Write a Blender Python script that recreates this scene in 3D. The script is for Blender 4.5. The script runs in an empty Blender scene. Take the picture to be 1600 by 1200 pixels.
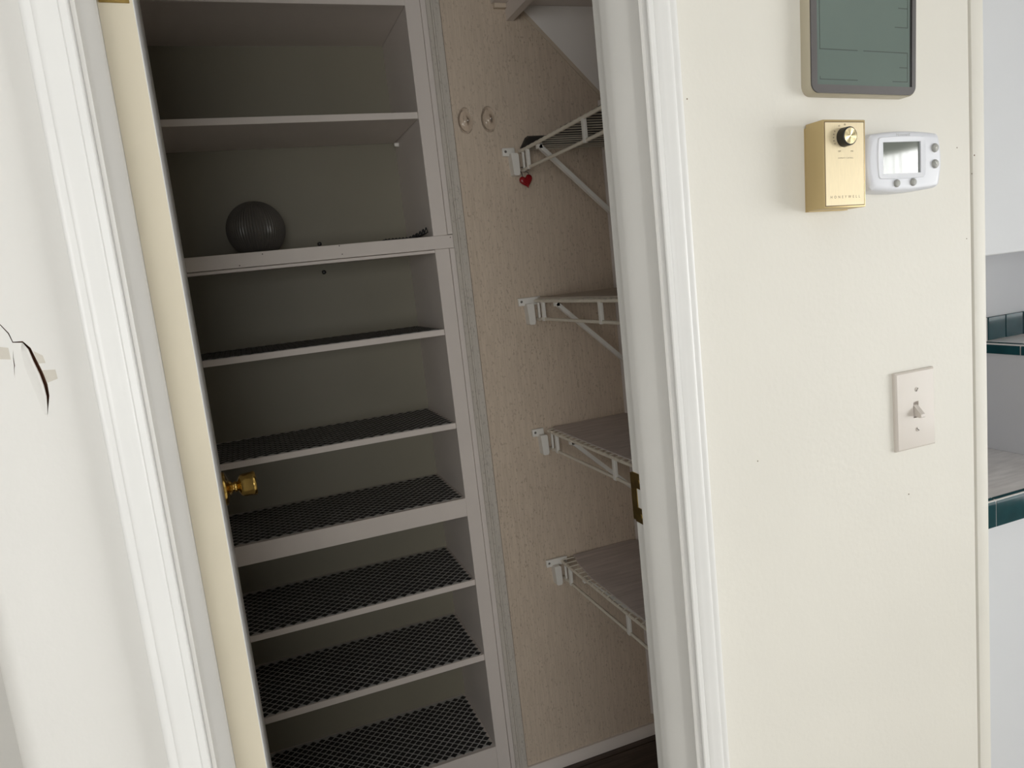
import bpy, bmesh, math, random
from mathutils import Matrix, Vector

random.seed(4)
PI = math.pi
S = bpy.context.scene
COL = S.collection

# ------------------------------------------------------------------ camera
cam_data = bpy.data.cameras.new('camera')
cam = bpy.data.objects.new('camera', cam_data)
COL.objects.link(cam)
S.camera = cam
cam_data.sensor_width = 36.0
cam_data.lens = 25.576
cam_data.clip_start = 0.02
RX = (0.93107677, -0.34847496, -0.10798726)      # camera right
DN = (-0.15254648, -0.1029921, -0.98291515)      # camera down
FW = (0.33139949, 0.93164254, -0.14905218)       # camera forward
CAM = (0.0, -0.765, 1.331)
cam.matrix_world = Matrix(((RX[0], -DN[0], -FW[0], CAM[0]),
                           (RX[1], -DN[1], -FW[1], CAM[1]),
                           (RX[2], -DN[2], -FW[2], CAM[2]),
                           (0, 0, 0, 1)))

# ------------------------------------------------------------------ world, daylight, exposure
W = bpy.data.worlds.new('sky')
S.world = W
W.use_nodes = True
W.node_tree.nodes['Background'].inputs[0].default_value = (0.85, 0.92, 1.0, 1)
W.node_tree.nodes['Background'].inputs[1].default_value = 0.6

WY = -3.3                                         # wall behind the camera
XE, XWE = 3.5, -2.7                               # east and west side walls
WZ0, WZ1 = 0.08, 1.95                             # east sliding window, heights
WY0, WY1 = -3.1, -0.7                             # and extent along the wall
WW0, WW1 = -2.2, 0.1                              # unseen window added in the rear wall for fill light, extent along x


def daylight(name, loc, rot, w, h, energy, color):
    ld = bpy.data.lights.new(name, 'AREA')
    ld.shape = 'RECTANGLE'
    ld.size = w
    ld.size_y = h
    ld.energy = energy
    ld.color = color
    lo = bpy.data.objects.new(name, ld)
    COL.objects.link(lo)
    lo.location = loc
    lo.rotation_euler = rot


daylight('east_window_daylight', (XE + 0.16, (WY0 + WY1) / 2, (WZ0 + WZ1) / 2), (0, PI / 2, 0), WZ1 - WZ0, WY1 - WY0, 146, (1.0, 0.985, 0.97))
daylight('rear_fill_light', ((WW0 + WW1) / 2, WY - 0.16, (0.6 + WZ1) / 2), (PI / 2, 0, 0), WW1 - WW0, WZ1 - 0.6, 68, (1.0, 0.985, 0.97))  # added fill lamp behind the camera, brightens door edge and closet faces

S.view_settings.view_transform = 'Standard'
S.view_settings.look = 'None'
S.view_settings.exposure = 0.0
S.view_settings.gamma = 1.0
S.view_settings.use_curve_mapping = False


# ------------------------------------------------------------------ materials
def mat(name, rgb, rough=0.5, metal=0.0, var=0.0, vscale=6.0, bump=0.0, bscale=200.0, spec=0.5, coat=0.0, stretch=None):
    m = bpy.data.materials.new(name)
    m.use_nodes = True
    nt = m.node_tree
    b = nt.nodes['Principled BSDF']
    b.inputs['Base Color'].default_value = (*rgb, 1)
    b.inputs['Roughness'].default_value = rough
    b.inputs['Metallic'].default_value = metal
    b.inputs['Specular IOR Level'].default_value = spec
    b.inputs['Coat Weight'].default_value = coat
    tc = nt.nodes.new('ShaderNodeTexCoord')
    src = tc.outputs['Object']
    if stretch:
        mp = nt.nodes.new('ShaderNodeMapping')
        mp.inputs['Scale'].default_value = stretch
        nt.links.new(src, mp.inputs[0])
        src = mp.outputs[0]
    if var:
        n = nt.nodes.new('ShaderNodeTexNoise')
        n.inputs['Scale'].default_value = vscale
        n.inputs['Detail'].default_value = 4
        nt.links.new(src, n.inputs['Vector'])
        r = nt.nodes.new('ShaderNodeValToRGB')
        r.color_ramp.elements[0].position = 0.3
        r.color_ramp.elements[1].position = 0.7
        r.color_ramp.elements[0].color = (*[c * (1 - var) for c in rgb], 1)
        r.color_ramp.elements[1].color = (*[min(1, c * (1 + var)) for c in rgb], 1)
        nt.links.new(n.outputs['Fac'], r.inputs[0])
        nt.links.new(r.outputs[0], b.inputs['Base Color'])
    if bump:
        n2 = nt.nodes.new('ShaderNodeTexNoise')
        n2.inputs['Scale'].default_value = bscale
        n2.inputs['Detail'].default_value = 2
        nt.links.new(src, n2.inputs['Vector'])
        bp = nt.nodes.new('ShaderNodeBump')
        bp.inputs['Strength'].default_value = bump
        bp.inputs['Distance'].default_value = 0.002
        nt.links.new(n2.outputs['Fac'], bp.inputs['Height'])
        nt.links.new(bp.outputs[0], b.inputs['Normal'])
    return m


def wallpaper(name, base, fleck, light):
    """woven wallpaper: vertical threads, dark flecks"""
    m = bpy.data.materials.new(name)
    m.use_nodes = True
    nt = m.node_tree
    b = nt.nodes['Principled BSDF']
    b.inputs['Roughness'].default_value = 0.75
    b.inputs['Specular IOR Level'].default_value = 0.25
    tc = nt.nodes.new('ShaderNodeTexCoord')

    def noise(sc, scale, detail):
        mp = nt.nodes.new('ShaderNodeMapping')
        mp.inputs['Scale'].default_value = sc
        nt.links.new(tc.outputs['Object'], mp.inputs[0])
        n = nt.nodes.new('ShaderNodeTexNoise')
        n.inputs['Scale'].default_value = scale
        n.inputs['Detail'].default_value = detail
        nt.links.new(mp.outputs[0], n.inputs['Vector'])
        return n.outputs['Fac']

    def ramp(fac, p0, p1):
        r = nt.nodes.new('ShaderNodeMapRange')
        r.inputs[1].default_value = p0
        r.inputs[2].default_value = p1
        nt.links.new(fac, r.inputs[0])
        return r.outputs[0]

    def mix(fac, a, c):
        x = nt.nodes.new('ShaderNodeMix')
        x.data_type = 'RGBA'
        nt.links.new(fac, x.inputs[0])
        for sock, v in ((x.inputs[6], a), (x.inputs[7], c)):
            if isinstance(v, tuple):
                sock.default_value = (*v, 1)
            else:
                nt.links.new(v, sock)
        return x.outputs[2]
    threads = noise((1, 1, 0.06), 330, 2)
    c = mix(ramp(threads, 0.35, 0.65), base, light)
    flecks = noise((1, 1, 0.5), 240, 1)
    c = mix(ramp(flecks, 0.60, 0.72), c, fleck)
    blot = noise((1, 1, 1), 5, 3)
    c = mix(ramp(blot, 0.3, 1.3), c, light)
    nt.links.new(c, b.inputs['Base Color'])
    bp = nt.nodes.new('ShaderNodeBump')
    bp.inputs['Strength'].default_value = 0.15
    bp.inputs['Distance'].default_value = 0.001
    nt.links.new(threads, bp.inputs['Height'])
    nt.links.new(bp.outputs[0], b.inputs['Normal'])
    return m


def glassy(name, rgb, rough, trans=0.5):
    """thin clear sheet: mostly transparent with a glossy face"""
    m = bpy.data.materials.new(name)
    m.use_nodes = True
    nt = m.node_tree
    nt.nodes.remove(nt.nodes['Principled BSDF'])
    out = nt.nodes['Material Output']
    t = nt.nodes.new('ShaderNodeBsdfTransparent')
    t.inputs[0].default_value = (*rgb, 1)
    g = nt.nodes.new('ShaderNodeBsdfGlossy')
    g.inputs['Roughness'].default_value = rough
    fr = nt.nodes.new('ShaderNodeFresnel')
    fr.inputs[0].default_value = 1.45
    mx = nt.nodes.new('ShaderNodeMixShader')
    nt.links.new(fr.outputs[0], mx.inputs[0])
    nt.links.new(t.outputs[0], mx.inputs[1])
    nt.links.new(g.outputs[0], mx.inputs[2])
    nt.links.new(mx.outputs[0], out.inputs[0])
    return m


def plank_mat():
    m = mat('dark_plank', (0.055, 0.036, 0.026), 0.38, var=0.45, vscale=9, stretch=(1.0, 14.0, 1.0))
    return m


M_wallL = mat('paint_white_wall', (0.80, 0.785, 0.755), 0.55, var=0.02, vscale=3, bump=0.12, bscale=120)
M_wall = mat('paint_cream_wall', (0.80, 0.775, 0.71), 0.55, var=0.02, vscale=3, bump=0.12, bscale=120)
M_trim = mat('paint_white_trim', (0.83, 0.825, 0.81), 0.35, var=0.015, vscale=9)
M_jamb = mat('paint_jamb', (0.80, 0.785, 0.755), 0.4, var=0.02, vscale=9)
M_doorface = mat('door_paint', (0.80, 0.80, 0.79), 0.35, var=0.02, vscale=8)
M_dooredge = mat('door_edge_primer', (0.78, 0.71, 0.565), 0.6, var=0.03, vscale=7)
M_ceil = mat('paint_ceiling', (0.82, 0.81, 0.79), 0.8, var=0.015, vscale=4)
M_paper = wallpaper('woven_wallpaper', (0.54, 0.44, 0.345), (0.42, 0.335, 0.26), (0.63, 0.52, 0.415))
M_papertrim = wallpaper('woven_wallpaper_trim', (0.52, 0.475, 0.42), (0.40, 0.36, 0.315), (0.58, 0.53, 0.47))
M_shelf = mat('cabinet_paint', (0.71, 0.64, 0.592), 0.42, var=0.025, vscale=7)
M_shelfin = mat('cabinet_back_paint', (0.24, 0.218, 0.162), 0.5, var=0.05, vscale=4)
M_bare = mat('bare_plaster', (0.84, 0.80, 0.765), 0.6, var=0.03, vscale=6)
M_fold = mat('wallpaper_edge', (0.58, 0.485, 0.385), 0.8, var=0.05, vscale=20)
M_gap = mat('dark_gap', (0.05, 0.04, 0.035), 0.9, var=0.2)
M_liner = mat('liner_film', (0.50, 0.49, 0.475), 0.6, var=0.1, vscale=20)
M_pad = mat('liner_black_pad', (0.022, 0.02, 0.02), 0.7, var=0.2, vscale=30)
M_mesh = mat('black_mesh', (0.015, 0.015, 0.016), 0.6, var=0.3, vscale=300)
M_wire = mat('vinyl_coated_wire', (0.74, 0.68, 0.58), 0.4, var=0.04, vscale=12)
M_plastic = mat('white_plastic_clip', (0.78, 0.75, 0.70), 0.4, var=0.02)
M_linerA = mat('vinyl_liner_beige', (0.50, 0.43, 0.36), 0.6, var=0.06, vscale=8)
M_linerB = mat('vinyl_liner_woodgrain', (0.60, 0.535, 0.515), 0.55, var=0.16, vscale=30, stretch=(0.35, 3.5, 1))
M_brass = mat('polished_brass', (0.66, 0.45, 0.14), 0.13, 1.0, var=0.06, vscale=20)
M_capbrass = mat('spun_brass', (0.80, 0.68, 0.42), 0.25, 1.0, var=0.05, vscale=20)
M_brassdk = mat('aged_brass', (0.36, 0.25, 0.085), 0.35, 1.0, var=0.25, vscale=60)
M_screw = mat('screw_steel', (0.33, 0.32, 0.30), 0.4, 0.8, var=0.1)
M_black = mat('black_plastic', (0.012, 0.012, 0.012), 0.35, var=0.1)
M_red = mat('red_enamel', (0.27, 0.009, 0.012), 0.25, var=0.15, vscale=40)
M_clear = glassy('clear_plastic', (0.985, 0.975, 0.965), 0.05)
M_plank = plank_mat()
M_roomfloor = mat('pale_carpet', (0.74, 0.70, 0.63), 0.95, var=0.08, vscale=60, bump=0.3, bscale=400)
M_lcdcase = mat('champagne_plastic', (0.50, 0.45, 0.34), 0.4, var=0.03)
M_lcdbezel = mat('grey_bezel', (0.125, 0.118, 0.118), 0.35, var=0.04)
M_lcd = mat('lcd_glass', (0.16, 0.205, 0.185), 0.18, var=0.05, vscale=6)
M_lcdprint = mat('lcd_print', (0.05, 0.07, 0.062), 0.5, var=0.02)
M_goldcase = mat('gold_metallic_case', (0.55, 0.42, 0.21), 0.42, 0.45, var=0.04)
M_goldface = mat('brushed_gold_face', (0.80, 0.68, 0.455), 0.42, 0.3, var=0.03, vscale=60, stretch=(8, 1, 1))
M_goldprint = mat('gold_print', (0.16, 0.10, 0.05), 0.6, var=0.05)
M_tstat = mat('thermostat_plastic', (0.76, 0.775, 0.83), 0.35, var=0.01)
M_tscreen = mat('thermostat_screen', (0.16, 0.18, 0.16), 0.06, var=0.1, spec=0.9, coat=1.0)
M_tbtn = mat('grey_rubber_button', (0.36, 0.36, 0.34), 0.5, var=0.05)
M_tprint = mat('grey_print', (0.58, 0.58, 0.60), 0.5, var=0.02)
M_plate = mat('switch_plate_plastic', (0.69, 0.635, 0.585), 0.18, var=0.01, spec=0.3)
M_paperbrown = mat('torn_kraft_paper', (0.20, 0.095, 0.055), 0.9, var=0.3, vscale=60)
M_torn = mat('torn_paper_face', (0.66, 0.62, 0.55), 0.9, var=0.05, vscale=60)
M_teal = mat('teal_glazed_tile', (0.008, 0.050, 0.060), 0.10, var=0.15, vscale=30, spec=0.12)
M_grout = mat('pale_grout', (0.62, 0.61, 0.60), 0.8, var=0.05)
M_counter = mat('streaky_stone_top', (0.76, 0.74, 0.735), 0.35, var=0.12, vscale=26, stretch=(0.6, 3.0, 1.0))
M_kwall = mat('kitchen_wall_paint', (0.57, 0.58, 0.61), 0.65, var=0.015, spec=0.25)
M_kcab = mat('kitchen_cabinet_paint', (0.70, 0.715, 0.745), 0.6, var=0.01, spec=0.25)
M_frame = mat('window_aluminium', (0.6, 0.6, 0.6), 0.4, 0.6, var=0.05)
M_pane = glassy('window_glass', (0.97, 0.98, 0.98), 0.02)
M_slat = mat('blind_vinyl', (0.80, 0.78, 0.72), 0.5, var=0.02)


# ------------------------------------------------------------------ builders
def link(o, parent=None, inv=True):
    COL.objects.link(o)
    if parent is not None:
        o.parent = parent
        if inv:
            o.matrix_parent_inverse = Matrix.Translation(-parent.location)
    return o


def tag(o, label=None, cat=None, group=None, kind=None):
    if label:
        o['label'] = label
    if cat:
        o['category'] = cat
    if group:
        o['group'] = group
    if kind:
        o['kind'] = kind
    return o


def thing(name, loc, label, cat, group=None, rot=None):
    o = bpy.data.objects.new(name, None)
    COL.objects.link(o)
    o.location = loc
    o.empty_display_size = 0.05
    if rot:
        o.rotation_euler = rot
    return tag(o, label, cat, group)


def fin(name, bm, m, parent=None, inv=True, smooth=False, mats=None):
    bmesh.ops.recalc_face_normals(bm, faces=bm.faces[:])
    me = bpy.data.meshes.new(name)
    bm.to_mesh(me)
    bm.free()
    for x in (mats or [m]):
        me.materials.append(x)
    if smooth:
        for p in me.polygons:
            p.use_smooth = True
        try:
            me.set_sharp_from_angle(angle=math.radians(38))
        except Exception:
            pass
    return link(bpy.data.objects.new(name, me), parent, inv)


def bbox(bm, x0, x1, y0, y1, z0, z1, bevel=0.0, seg=1, mi=0):
    vs = [bm.verts.new((x, y, z)) for x in (x0, x1) for y in (y0, y1) for z in (z0, z1)]
    idx = ((0, 1, 3, 2), (4, 6, 7, 5), (0, 4, 5, 1), (2, 3, 7, 6), (0, 2, 6, 4), (1, 5, 7, 3))
    fs = [bm.faces.new([vs[i] for i in f]) for f in idx]
    for f in fs:
        f.material_index = mi
    if bevel:
        es = list({e for f in fs for e in f.edges})
        bmesh.ops.bevel(bm, geom=es, offset=bevel, segments=seg, profile=0.5, affect='EDGES')
    return vs


def box(name, x0, x1, y0, y1, z0, z1, m, parent=None, bevel=0.0, seg=1, inv=True):
    bm = bmesh.new()
    bbox(bm, x0, x1, y0, y1, z0, z1, bevel, seg)
    return fin(name, bm, m, parent, inv, smooth=bevel > 0)


def tube(bm, pts, r, n=8, cap=True):
    pts = [Vector(p) for p in pts]
    rings = []
    for i, p in enumerate(pts):
        if i == 0:
            d = pts[1] - p
        elif i == len(pts) - 1:
            d = p - pts[i - 1]
        else:
            d = (pts[i + 1] - p).normalized() + (p - pts[i - 1]).normalized()
        d.normalize()
        a = Vector((0, 0, 1)) if abs(d.z) < 0.9 else Vector((1, 0, 0))
        u = d.cross(a).normalized()
        v = d.cross(u).normalized()
        rings.append([bm.verts.new(p + (u * math.cos(t) + v * math.sin(t)) * r) for t in [2 * PI * k / n for k in range(n)]])
    for a, b in zip(rings, rings[1:]):
        for k in range(n):
            bm.faces.new((a[k], a[(k + 1) % n], b[(k + 1) % n], b[k]))
    if cap:
        bm.faces.new(rings[0][::-1])
        bm.faces.new(rings[-1])


def lathe(bm, prof, M=Matrix(), n=32, mi=0):
    """prof: (radius, height) revolved about local Z, then transformed by M"""
    rings = []
    for r, h in prof:
        if r < 1e-6:
            rings.append([bm.verts.new(M @ Vector((0, 0, h)))])
        else:
            rings.append([bm.verts.new(M @ Vector((r * math.cos(2 * PI * k / n), r * math.sin(2 * PI * k / n), h))) for k in range(n)])
    for a, b in zip(rings, rings[1:]):
        if len(a) == 1 and len(b) == 1:
            continue
        for k in range(n):
            j = (k + 1) % n
            if len(a) == 1:
                f = bm.faces.new((a[0], b[j], b[k]))
            elif len(b) == 1:
                f = bm.faces.new((a[k], a[j], b[0]))
            else:
                f = bm.faces.new((a[k], a[j], b[j], b[k]))
            f.material_index = mi


def prism(bm, poly, axis, a, b, mi=0):
    """poly of 2-D points, extruded along axis ('x','y','z') from a to b"""
    def P(p, t):
        return {'x': (t, p[0], p[1]), 'y': (p[0], t, p[1]), 'z': (p[0], p[1], t)}[axis]
    A = [bm.verts.new(P(p, a)) for p in poly]
    B = [bm.verts.new(P(p, b)) for p in poly]
    n = len(poly)
    fs = [bm.faces.new(A), bm.faces.new(B[::-1])]
    for i in range(n):
        fs.append(bm.faces.new((A[i], B[i], B[(i + 1) % n], A[(i + 1) % n])))
    for f in fs:
        f.material_index = mi


def rrect(x0, x1, z0, z1, r, n=6):
    pts = []
    for cx, cz, a0 in ((x1 - r, z1 - r, 0), (x0 + r, z1 - r, 90), (x0 + r, z0 + r, 180), (x1 - r, z0 + r, 270)):
        for k in range(n + 1):
            a = math.radians(a0 + 90 * k / n)
            pts.append((cx + r * math.cos(a), cz + r * math.sin(a)))
    return pts


def text(name, body, x, y, z, size, m, parent, spacing=1.0, inv=True, wide=1.0):
    """flat print facing -Y, centred on x, base line at z"""
    c = bpy.data.curves.new(name, 'FONT')
    c.body = body
    c.size = size
    c.align_x = 'CENTER'
    c.space_character = spacing
    c.extrude = 0.00006
    t = bpy.data.objects.new(name, c)
    COL.objects.link(t)
    dg = bpy.context.evaluated_depsgraph_get()
    me = bpy.data.meshes.new_from_object(t.evaluated_get(dg))
    COL.objects.unlink(t)
    bpy.data.objects.remove(t)
    me.transform(Matrix.Translation((x, y, z)) @ Matrix.Rotation(PI / 2, 4, 'X') @ Matrix.Diagonal((wide, 1, 1, 1)))
    me.materials.clear()
    me.materials.append(m)
    return link(bpy.data.objects.new(name, me), parent, inv)


def struct(o, label):
    return tag(o, label, None, None, 'structure')


# ------------------------------------------------------------------ dimensions
H = 2.44
JL, JR = -0.095, 0.4738          # faces of the jambs
HEAD = 2.04
YB = 0.935                       # back wall of the closet
XR = 0.924                       # right wall of the closet
XEND = 1.0196                    # free end of the front wall

# ------------------------------------------------------------------ room shell
bm = bmesh.new()
bbox(bm, XWE, XE, WY, 0.0, -0.06, 0.0)
bbox(bm, XWE, -0.264, 0.0, 1.2, -0.06, 0.0)
bbox(bm, 1.0196, XE, 0.0, 0.37, -0.06, 0.0)
struct(fin('floor', bm, M_roomfloor), 'pale carpet floor of the room outside the closet')
struct(box('ceiling', XWE, XE, WY, 1.6, H, H + 0.08, M_ceil), 'white ceiling over room and closet')
bm = bmesh.new()
bbox(bm, XWE, WW0, WY - 0.12, WY, 0, H)
bbox(bm, WW1, XE, WY - 0.12, WY, 0, H)
bbox(bm, WW0, WW1, WY - 0.12, WY, 0, 0.6)
bbox(bm, WW0, WW1, WY - 0.12, WY, WZ1, H)
struct(fin('wall_rear', bm, M_wallL), 'white wall opposite the closet with an added fill window')
struct(box('wall_west', XWE - 0.12, XWE, WY, 1.6, 0, H, M_wallL), 'white side wall of the room')
struct(box('wall_hall', XWE, -0.264, 1.2, 1.3, 0, H, M_wallL), 'white hallway wall beyond the closet corner')
struct(box('wall_closet_end', -0.264, 1.0196, 1.224, 1.3, 0, H, M_wallL), 'wall behind the built-in shelving')


def side_wall(name, x0, x1, yend, a, b, z0, z1, label):
    bm = bmesh.new()
    bbox(bm, x0, x1, WY, a, 0, H)
    bbox(bm, x0, x1, b, yend, 0, H)
    bbox(bm, x0, x1, a, b, 0, z0)
    bbox(bm, x0, x1, a, b, z1, H)
    struct(fin(name, bm, M_wallL), label)


def window(name, c, a, b, z0, z1, alongx, label):
    def bb(bm, u0, u1, t, z0, z1):
        if alongx:
            bbox(bm, u0, u1, c - t, c + t, z0, z1)
        else:
            bbox(bm, c - t, c + t, u0, u1, z0, z1)
    bm = bmesh.new()
    for y in (a, (a + b) / 2 - 0.025, b - 0.05):
        bb(bm, y, y + 0.05, 0.03, z0, z1)
    for z in (z0, z1 - 0.05):
        bb(bm, a, b, 0.03, z, z + 0.05)
    w = struct(fin(name, bm, M_frame), label)
    for y0, y1 in ((a + 0.05, (a + b) / 2 - 0.025), ((a + b) / 2 + 0.025, b - 0.05)):
        bm = bmesh.new()
        bb(bm, y0, y1, 0.002, z0 + 0.05, z1 - 0.05)
        fin('pane', bm, M_pane, w)


side_wall('wall_east', XE, XE + 0.12, 0.47, WY0, WY1, WZ0, WZ1, 'white side wall with the wide sliding window')
window('window_1', XE + 0.06, WY0, WY1, WZ0, WZ1, False, 'wide sliding window with metal frame')
window('rear_fill_window', WY - 0.06, WW0, WW1, 0.6, WZ1, True, 'two-part window added opposite the closet for fill light')
blind = thing('vertical_blind', (XE - 0.07, (WY0 + WY1) / 2, 0.05), 'cream vertical blind hanging open before the wide window', 'blind')
box('headrail', XE - 0.12, XE - 0.01, WY0 - 0.05, WY1 + 0.05, 1.75, 1.98, M_slat, blind)
sl = None
NS = 52
for k in range(NS):
    y = WY0 + 0.05 + k * (WY1 - WY0 - 0.1) / (NS - 1)
    if sl is None:
        sl = box('slat', -0.025, 0.025, -0.0005, 0.0005, 0.06, 1.75, M_slat)
        sl.parent = blind
        o = sl
    else:
        o = sl.copy()
        COL.objects.link(o)
    o.location = (0, y - blind.location.y, -blind.location.z)
    o.rotation_euler = (0, 0, math.radians(-33 + 5 * math.sin(k * 1.7)))

# ------------------------------------------------------------------ front wall
# left piece: rounded free corner, torn crack cut into the plaster
crackL = [(-0.206, 1.3385), (-0.201, 1.335), (-0.1965, 1.327), (-0.1945, 1.3185), (-0.187, 1.3175), (-0.1835, 1.311), (-0.1815, 1.300), (-0.1788, 1.288),
          (-0.1773, 1.277), (-0.1770, 1.267), (-0.1782, 1.257), (-0.1797, 1.248)]
crackR = [(-0.206, 1.3393), (-0.2006, 1.3357), (-0.1957, 1.3274), (-0.1940, 1.3193), (-0.1866, 1.3189), (-0.1816, 1.3121), (-0.1789, 1.3008), (-0.1760, 1.2888),
          (-0.1744, 1.2778), (-0.1748, 1.267), (-0.1774, 1.257)]
crack_loop = crackL + crackR[::-1]
crack2 = [(-0.1953, 1.3125), (-0.1966, 1.3045), (-0.1971, 1.298), (-0.1976, 1.2955), (-0.1985, 1.287), (-0.1972, 1.2955), (-0.1964, 1.298), (-0.1961, 1.305)]
XW0 = -0.264
R0 = 0.022
bm = bmesh.new()
XA, XBB, TH = XW0 + R0, -0.099, 0.10
outer = [(XA, 0), (XBB, 0), (XBB, H), (XA, H)]
edges = []
loops = []
for loop in (outer, crack_loop, crack2):
    vs = [bm.verts.new((x, 0.0, z)) for x, z in loop]
    loops.append(vs)
    for i in range(len(vs)):
        edges.append(bm.edges.new((vs[i], vs[(i + 1) % len(vs)])))
bmesh.ops.triangle_fill(bm, use_beauty=True, use_dissolve=False, edges=edges)
for vs in loops[1:]:                                  # throat of the crack: brown board paper
    back = [bm.verts.new((v.co.x, 0.006, v.co.z)) for v in vs]
    n = len(vs)
    for i in range(n):
        f = bm.faces.new((vs[i], vs[(i + 1) % n], back[(i + 1) % n], back[i]))
        f.material_index = 1
    f = bm.faces.new(back)
    f.material_index = 1
# rounded corner, side, back
arc = [(XW0 + R0 - R0 * math.sin(a), R0 - R0 * math.cos(a)) for a in [PI / 2 * k / 8 for k in range(9)]]
prof = arc + [(XW0, 1.2), (XW0 + 0.06, 1.2), (XW0 + 0.06, TH), (XBB, TH), (XBB, 0)]
vb = [bm.verts.new((x, y, 0)) for x, y in prof]
vt = [bm.verts.new((x, y, H)) for x, y in prof]
for i in range(len(prof) - 1):
    bm.faces.new((vb[i], vb[i + 1], vt[i + 1], vt[i]))
bmesh.ops.remove_doubles(bm, verts=bm.verts[:], dist=0.00001)
wl = struct(fin('wall_front_left', bm, M_wallL, smooth=True, mats=[M_wallL, M_paperbrown]), 'white wall left of the closet door with a torn crack')

# loose plaster flap bulging left of the crack
pts = [(-0.187, 1.3175), (-0.1835, 1.311), (-0.1815, 1.300), (-0.1788, 1.288), (-0.1773, 1.277), (-0.1770, 1.267), (-0.1782, 1.257), (-0.1797, 1.248)]
bm = bmesh.new()
grid = []
for i, (x, z) in enumerate(pts):
    s = i / (len(pts) - 1)
    h = 0.0030 * math.sin(PI * min(1, s * 0.97 + 0.03)) ** 0.8
    row = []
    for k in range(7):
        t = k / 6
        row.append(bm.verts.new((x - 0.0125 * t * (0.35 + 0.65 * math.sin(PI * (0.15 + 0.8 * s))), 0.0004 - h * (1 - t) ** 1.8, z - 0.006 * t)))
    grid.append(row)
for a, b in zip(grid, grid[1:]):
    for k in range(6):
        bm.faces.new((a[k], a[k + 1], b[k + 1], b[k]))
fl = fin('plaster_flap', bm, M_wallL, wl, smooth=True)
sd = fl.modifiers.new('solid', 'SOLIDIFY')
sd.thickness = 0.0006
for poly in ([(-0.180, 1.309), (-0.1735, 1.304), (-0.1725, 1.297), (-0.178, 1.2975)], [(-0.1765, 1.291), (-0.166, 1.290), (-0.1655, 1.2815), (-0.1742, 1.279)],
             [(-0.208, 1.317), (-0.1985, 1.3145), (-0.1985, 1.304), (-0.2075, 1.3055)]):
    bm = bmesh.new()
    prism(bm, poly, 'y', -0.0002, 0.0002)
    fin('torn_paper', bm, M_torn, wl)

bm = bmesh.new()
bbox(bm, 0.478, 0.9912, 0.0, 0.10, 0, H)
bbox(bm, 0.9912, 0.9955, 0.006, 0.10, 0, H)
wr = struct(fin('wall_front_right', bm, M_wall), 'cream wall with thermostats and light switch right of the door')
struct(box('wall_front_top', -0.099, 0.478, 0.0, 0.10, HEAD + 0.02, H, M_wallL), 'strip of white wall above the closet door')
bm = bmesh.new()
bbox(bm, 0.9955, XEND, -0.0012, 0.10, 0, H, 0.0015, 2)
struct(fin('trim_1', bm, M_wall, smooth=True), 'narrow cream corner strip at the free end of the wall')
# tiny dents and specks on the cream wall
for x, z, r in ((0.967, 1.437, 0.0009), (0.995, 1.40, 0.0009), (0.999, 1.425, 0.0012), (0.983, 1.31, 0.0008), (0.53, 1.512, 0.0009), (0.60, 1.055, 0.0009), (0.86, 0.955, 0.0011), (0.523, 0.695, 0.0012)):
    bm = bmesh.new()
    lathe(bm, [(0, 0.0003), (r * 0.7, 0.0003), (r, 0)], Matrix.Translation((x, -0.0012 if x > 0.9955 else 0, z)) @ Matrix.Rotation(PI / 2, 4, 'X'), 8)
    fin('paint_chip', bm, M_goldprint, wr)

# ------------------------------------------------------------------ door frame
STOP = [(0, 0.0), (0.0, 0.022), (-0.0012, 0.027), (-0.0034, 0.034), (-0.0060, 0.042), (-0.0085, 0.051), (-0.0097, 0.057), (-0.010, 0.060), (-0.010, 0.073), (0.0, 0.073), (0.0, 0.108), (0.014, 0.108), (0.014, 0.0)]


def jamb(name, x, s, label):
    bm = bmesh.new()
    prism(bm, [(x + s * u, y) for u, y in STOP], 'z', 0, HEAD)
    return struct(fin(name, bm, M_jamb, smooth=True), label)


jl = jamb('trim_2', JL, -1, 'white left door jamb with moulded stop')
jr = jamb('trim_3', JR, 1, 'white right door jamb with moulded stop and strike plate')
bm = bmesh.new()
prism(bm, [(y, HEAD + (0.0 if u == 0 else u)) for u, y in STOP], 'x', JL, JR)
struct(fin('trim_4', bm, M_jamb, smooth=True), 'white head jamb over the closet door')

CAS = [(0.0, 0.0), (0.0, 0.0105), (0.0012, 0.0120), (0.0065, 0.0124), (0.0078, 0.0114), (0.0092, 0.0126), (0.0145, 0.0134), (0.0190, 0.0143), (0.0225, 0.0151),
       (0.0260, 0.0155), (0.0275, 0.0147), (0.0290, 0.0151), (0.0310, 0.0159), (0.0345, 0.0162), (0.0360, 0.0153), (0.0366, 0.0130), (0.0366, 0.0)]


def casing(name, x, s, label):
    bm = bmesh.new()
    prism(bm, [(x + s * u, -t) for u, t in CAS], 'z', 0, HEAD + 0.042)
    return struct(fin(name, bm, M_trim, smooth=True), label)


casing('trim_5', JL - 0.0042, -1, 'white moulded casing on the left of the door')
casing('trim_6', JR + 0.0042, 1, 'white moulded casing on the right of the door')
bm = bmesh.new()
prism(bm, [(-t, HEAD + 0.0042 + u) for u, t in CAS], 'x', JL - 0.0042, JR + 0.0042)
struct(fin('trim_7', bm, M_trim, smooth=True), 'white moulded casing over the door')

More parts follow.
